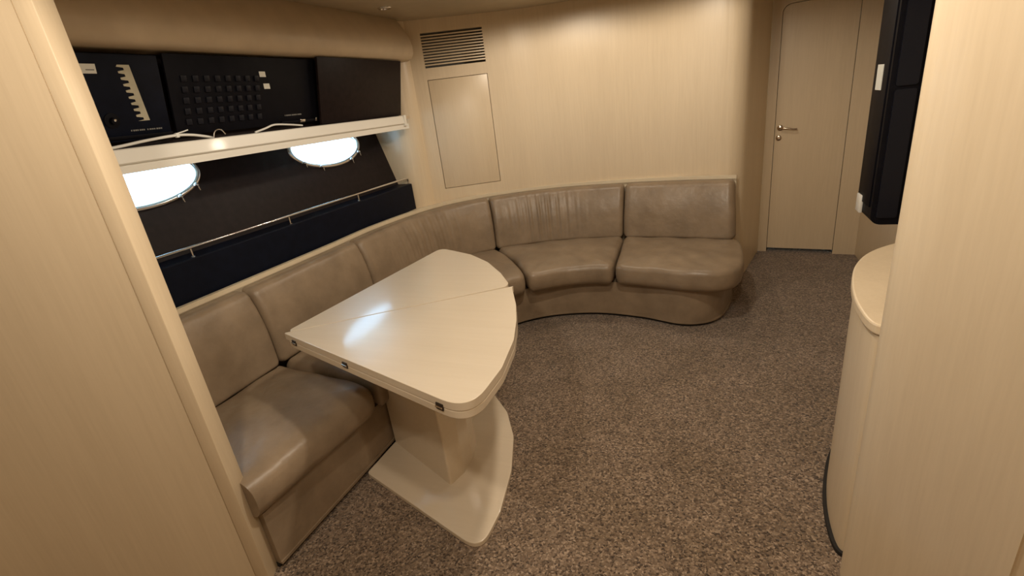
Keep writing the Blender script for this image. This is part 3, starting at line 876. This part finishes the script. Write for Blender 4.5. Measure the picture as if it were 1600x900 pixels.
# ================================================================== vent grille, access hatch on the angled face
def vent_pt(s, n, z):
    p = W0 + vd * s + vn * n; return (p[0], p[1], z)
def vbox_bm(s0, s1, n0, n1, z0, z1, bev=0.0):
    bm = box_bm(s0, s1, -n1, -n0, z0, z1, bev)
    return bm
vg = empty('vent_grille', 'cream louvred vent grille at the top of the bulkhead', 'vent', (W0[0], W0[1], 0), VA)
S0, S1, Z0, Z1 = VS0, VS1, OPEN[1][0], OPEN[1][1]
def open_box_bm(s0, s1, z0, z1, d0, d1, t=0.012):
    """box open towards the cabin, behind the wall face between depths d0 and d1"""
    bm = bmesh.new()
    for a in ((s0 - t, s1 + t, d1, d1 + t, z0 - t, z1 + t), (s0 - t, s0, d0, d1, z0 - t, z1 + t), (s1, s1 + t, d0, d1, z0 - t, z1 + t), (s0, s1, d0, d1, z0 - t, z0), (s0, s1, d0, d1, z1, z1 + t)):
        r = bmesh.ops.create_cube(bm, size=1)
        for v in r['verts']:
            v.co = Vector(((a[0] + a[1]) / 2 + v.co.x * (a[1] - a[0]), (a[2] + a[3]) / 2 + v.co.y * (a[3] - a[2]), (a[4] + a[5]) / 2 + v.co.z * (a[5] - a[4])))
    return bm
bm_obj('duct', open_box_bm(S0, S1, Z0, Z1, 0.0501, 0.32), M['duct'], vg)
NS = 12
pitch = (Z1 - Z0) / NS
slp = None
for k in range(NS - 1):
    z = Z0 + pitch * (k + 1)
    if slp is None:
        slp = bm_obj('slat', vbox_bm(S0, S1, -0.016, 0.001, -pitch * 0.24, pitch * 0.24, 0.0006), M['wall'], vg); o = slp
    else:
        o = slp.copy(); COL.objects.link(o); o.parent = vg
    o.location = (0, 0, z)
hp = empty('access_hatch', 'flush cream access hatch with a thin gap all round below the grille', 'hatch', (W0[0], W0[1], 0), VA)
bm_obj('hatch_backing', open_box_bm(VS0, VS1, OPEN[0][0], OPEN[0][1], 0.0501, 0.09), M['wall'], hp)
bm_obj('hatch_board', vbox_bm(VS0 + 0.004, VS1 - 0.004, -0.02, 0.0, OPEN[0][0] + 0.004, OPEN[0][1] - 0.004, 0.0008), M['wall'], hp)

# ================================================================== low cabinet at the right
cab = empty('low_cabinet', 'low pale cabinet with rounded front and cream top beside tall panel', 'cabinet', (0.75, 1.9, 0))
KO = Vector((0.75, 1.9, 0))
def relk(o): o.matrix_parent_inverse = Matrix.Translation(-KO); return o
front = catmull([(0.462, 1.500), (0.422, 1.53), (0.412, 1.63), (0.420, 1.76), (0.446, 1.91), (0.486, 2.05), (0.55, 2.18), (0.64, 2.285), (0.75, 2.36), (0.92, 2.40), (1.13, 2.41)], 8)
floop = [np.array(p) for p in front] + [np.array((1.13, 1.50)), np.array((0.44, 1.50))]
def offs(loop, d):
    P = np.array(loop); return list(P - loop_normals(P) * d)
def front_off(d):
    P = np.array(front); T = np.gradient(P, axis=0); T /= np.linalg.norm(T, axis=1)[:, None]
    N = np.stack([T[:, 1], -T[:, 0]], 1)
    return [p for p in (P + N * d)] + [np.array((1.13, 1.50))]
relk(prism('body', front_off(0.010), 0.015, 0.857, M['wall'], cab))
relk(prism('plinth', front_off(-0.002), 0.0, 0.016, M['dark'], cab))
relk(prism('seam', front_off(0.018), 0.856, 0.863, M['wall'], cab))
relk(prism('top', front_off(0.0), 0.862, 0.896, M['wall'], cab, 0.006))

# dark tall unit hung on the right wall
lk = empty('hanging_locker', 'tall black wall-hung locker with rounded bottom beside the cabin door', 'locker', (0.9, 2.9, 0.85))
LO = Vector((0.9, 2.9, 0.85))
def rell(o): o.matrix_parent_inverse = Matrix.Translation(-LO); return o
def xz_prism(name, prof, y0, y1, mat, parent, smooth=35):
    n = len(prof); V = [(x, y0, z) for x, z in prof] + [(x, y1, z) for x, z in prof]
    F = [tuple(range(n)), tuple(range(n, 2 * n))] + [(k, (k + 1) % n, n + (k + 1) % n, n + k) for k in range(n)]
    return mesh_obj(name, V, F, mat, parent, smooth)
pr = rounded_polygon([(0.685, 0.85), (1.155, 0.85), (1.155, 2.2), (0.685, 2.2)], [0.05, 0.0, 0.0, 0.03])
rell(xz_prism('body', pr, 2.76, 3.02, M['black'], lk))
pr = rounded_polygon([(0.705, 0.885), (0.785, 0.885), (0.785, 1.46), (0.705, 1.46)], 0.012)
rell(xz_prism('front_panel', pr, 2.750, 2.762, M['switch'], lk))
pr = rounded_polygon([(0.705, 1.475), (0.785, 1.475), (0.785, 2.17), (0.705, 2.17)], 0.012)
rell(xz_prism('front_panel', pr, 2.750, 2.762, M['switch'], lk))
pr = rounded_polygon([(0.80, 0.885), (1.10, 0.885), (1.10, 2.17), (0.80, 2.17)], 0.012)
rell(xz_prism('front_panel', pr, 2.744, 2.762, M['black'], lk))
rell(bm_obj('side_glass', box_bm(0.679, 0.686, 2.79, 3.01, 0.93, 2.16, 0.002), M['black'], lk))
rell(box('painted_glint', 0.676, 0.6795, 2.86, 2.95, 1.46, 1.57, M['paper_and_glint'], lk))  # white plate stands in for a daylight reflection on the locker side
rell(box('catch', 0.672, 0.686, 2.92, 3.0, 0.87, 0.96, M['shelfwhite'], lk, 0.004))

# ================================================================== ceiling lamps
def lamp(x, y, w, label):
    e = empty('ceiling_lamp_offscreen' if w else 'ceiling_lamp', label, 'lamp', (x, y, CEIL), 0, 'recessed ceiling lamps')
    lathe('bezel', [(0.024, 0.002), (0.046, 0.002), (0.046, -0.003), (0.042, -0.007), (0.030, -0.009), (0.026, -0.004), (0.024, 0.001)], M['chrome'], e, 28)
    lathe('lens', [(0.0, 0.0), (0.025, 0.0), (0.025, -0.002), (0.0, -0.0025)], M['lens'] if w else M['lens_off'], e, 24)
    if not w: return
    L = bpy.data.lights.new('lamp_light_offscreen', 'SPOT'); L.energy = w; L.color = WARM; L.spot_size = math.radians(177); L.spot_blend = 0.3; L.shadow_soft_size = 0.05
    lo = bpy.data.objects.new('lamp_light_offscreen', L); COL.objects.link(lo); lo.parent = e; lo.location = (0, 0, -0.05)
for l in LAMPS:
    lamp(*l)
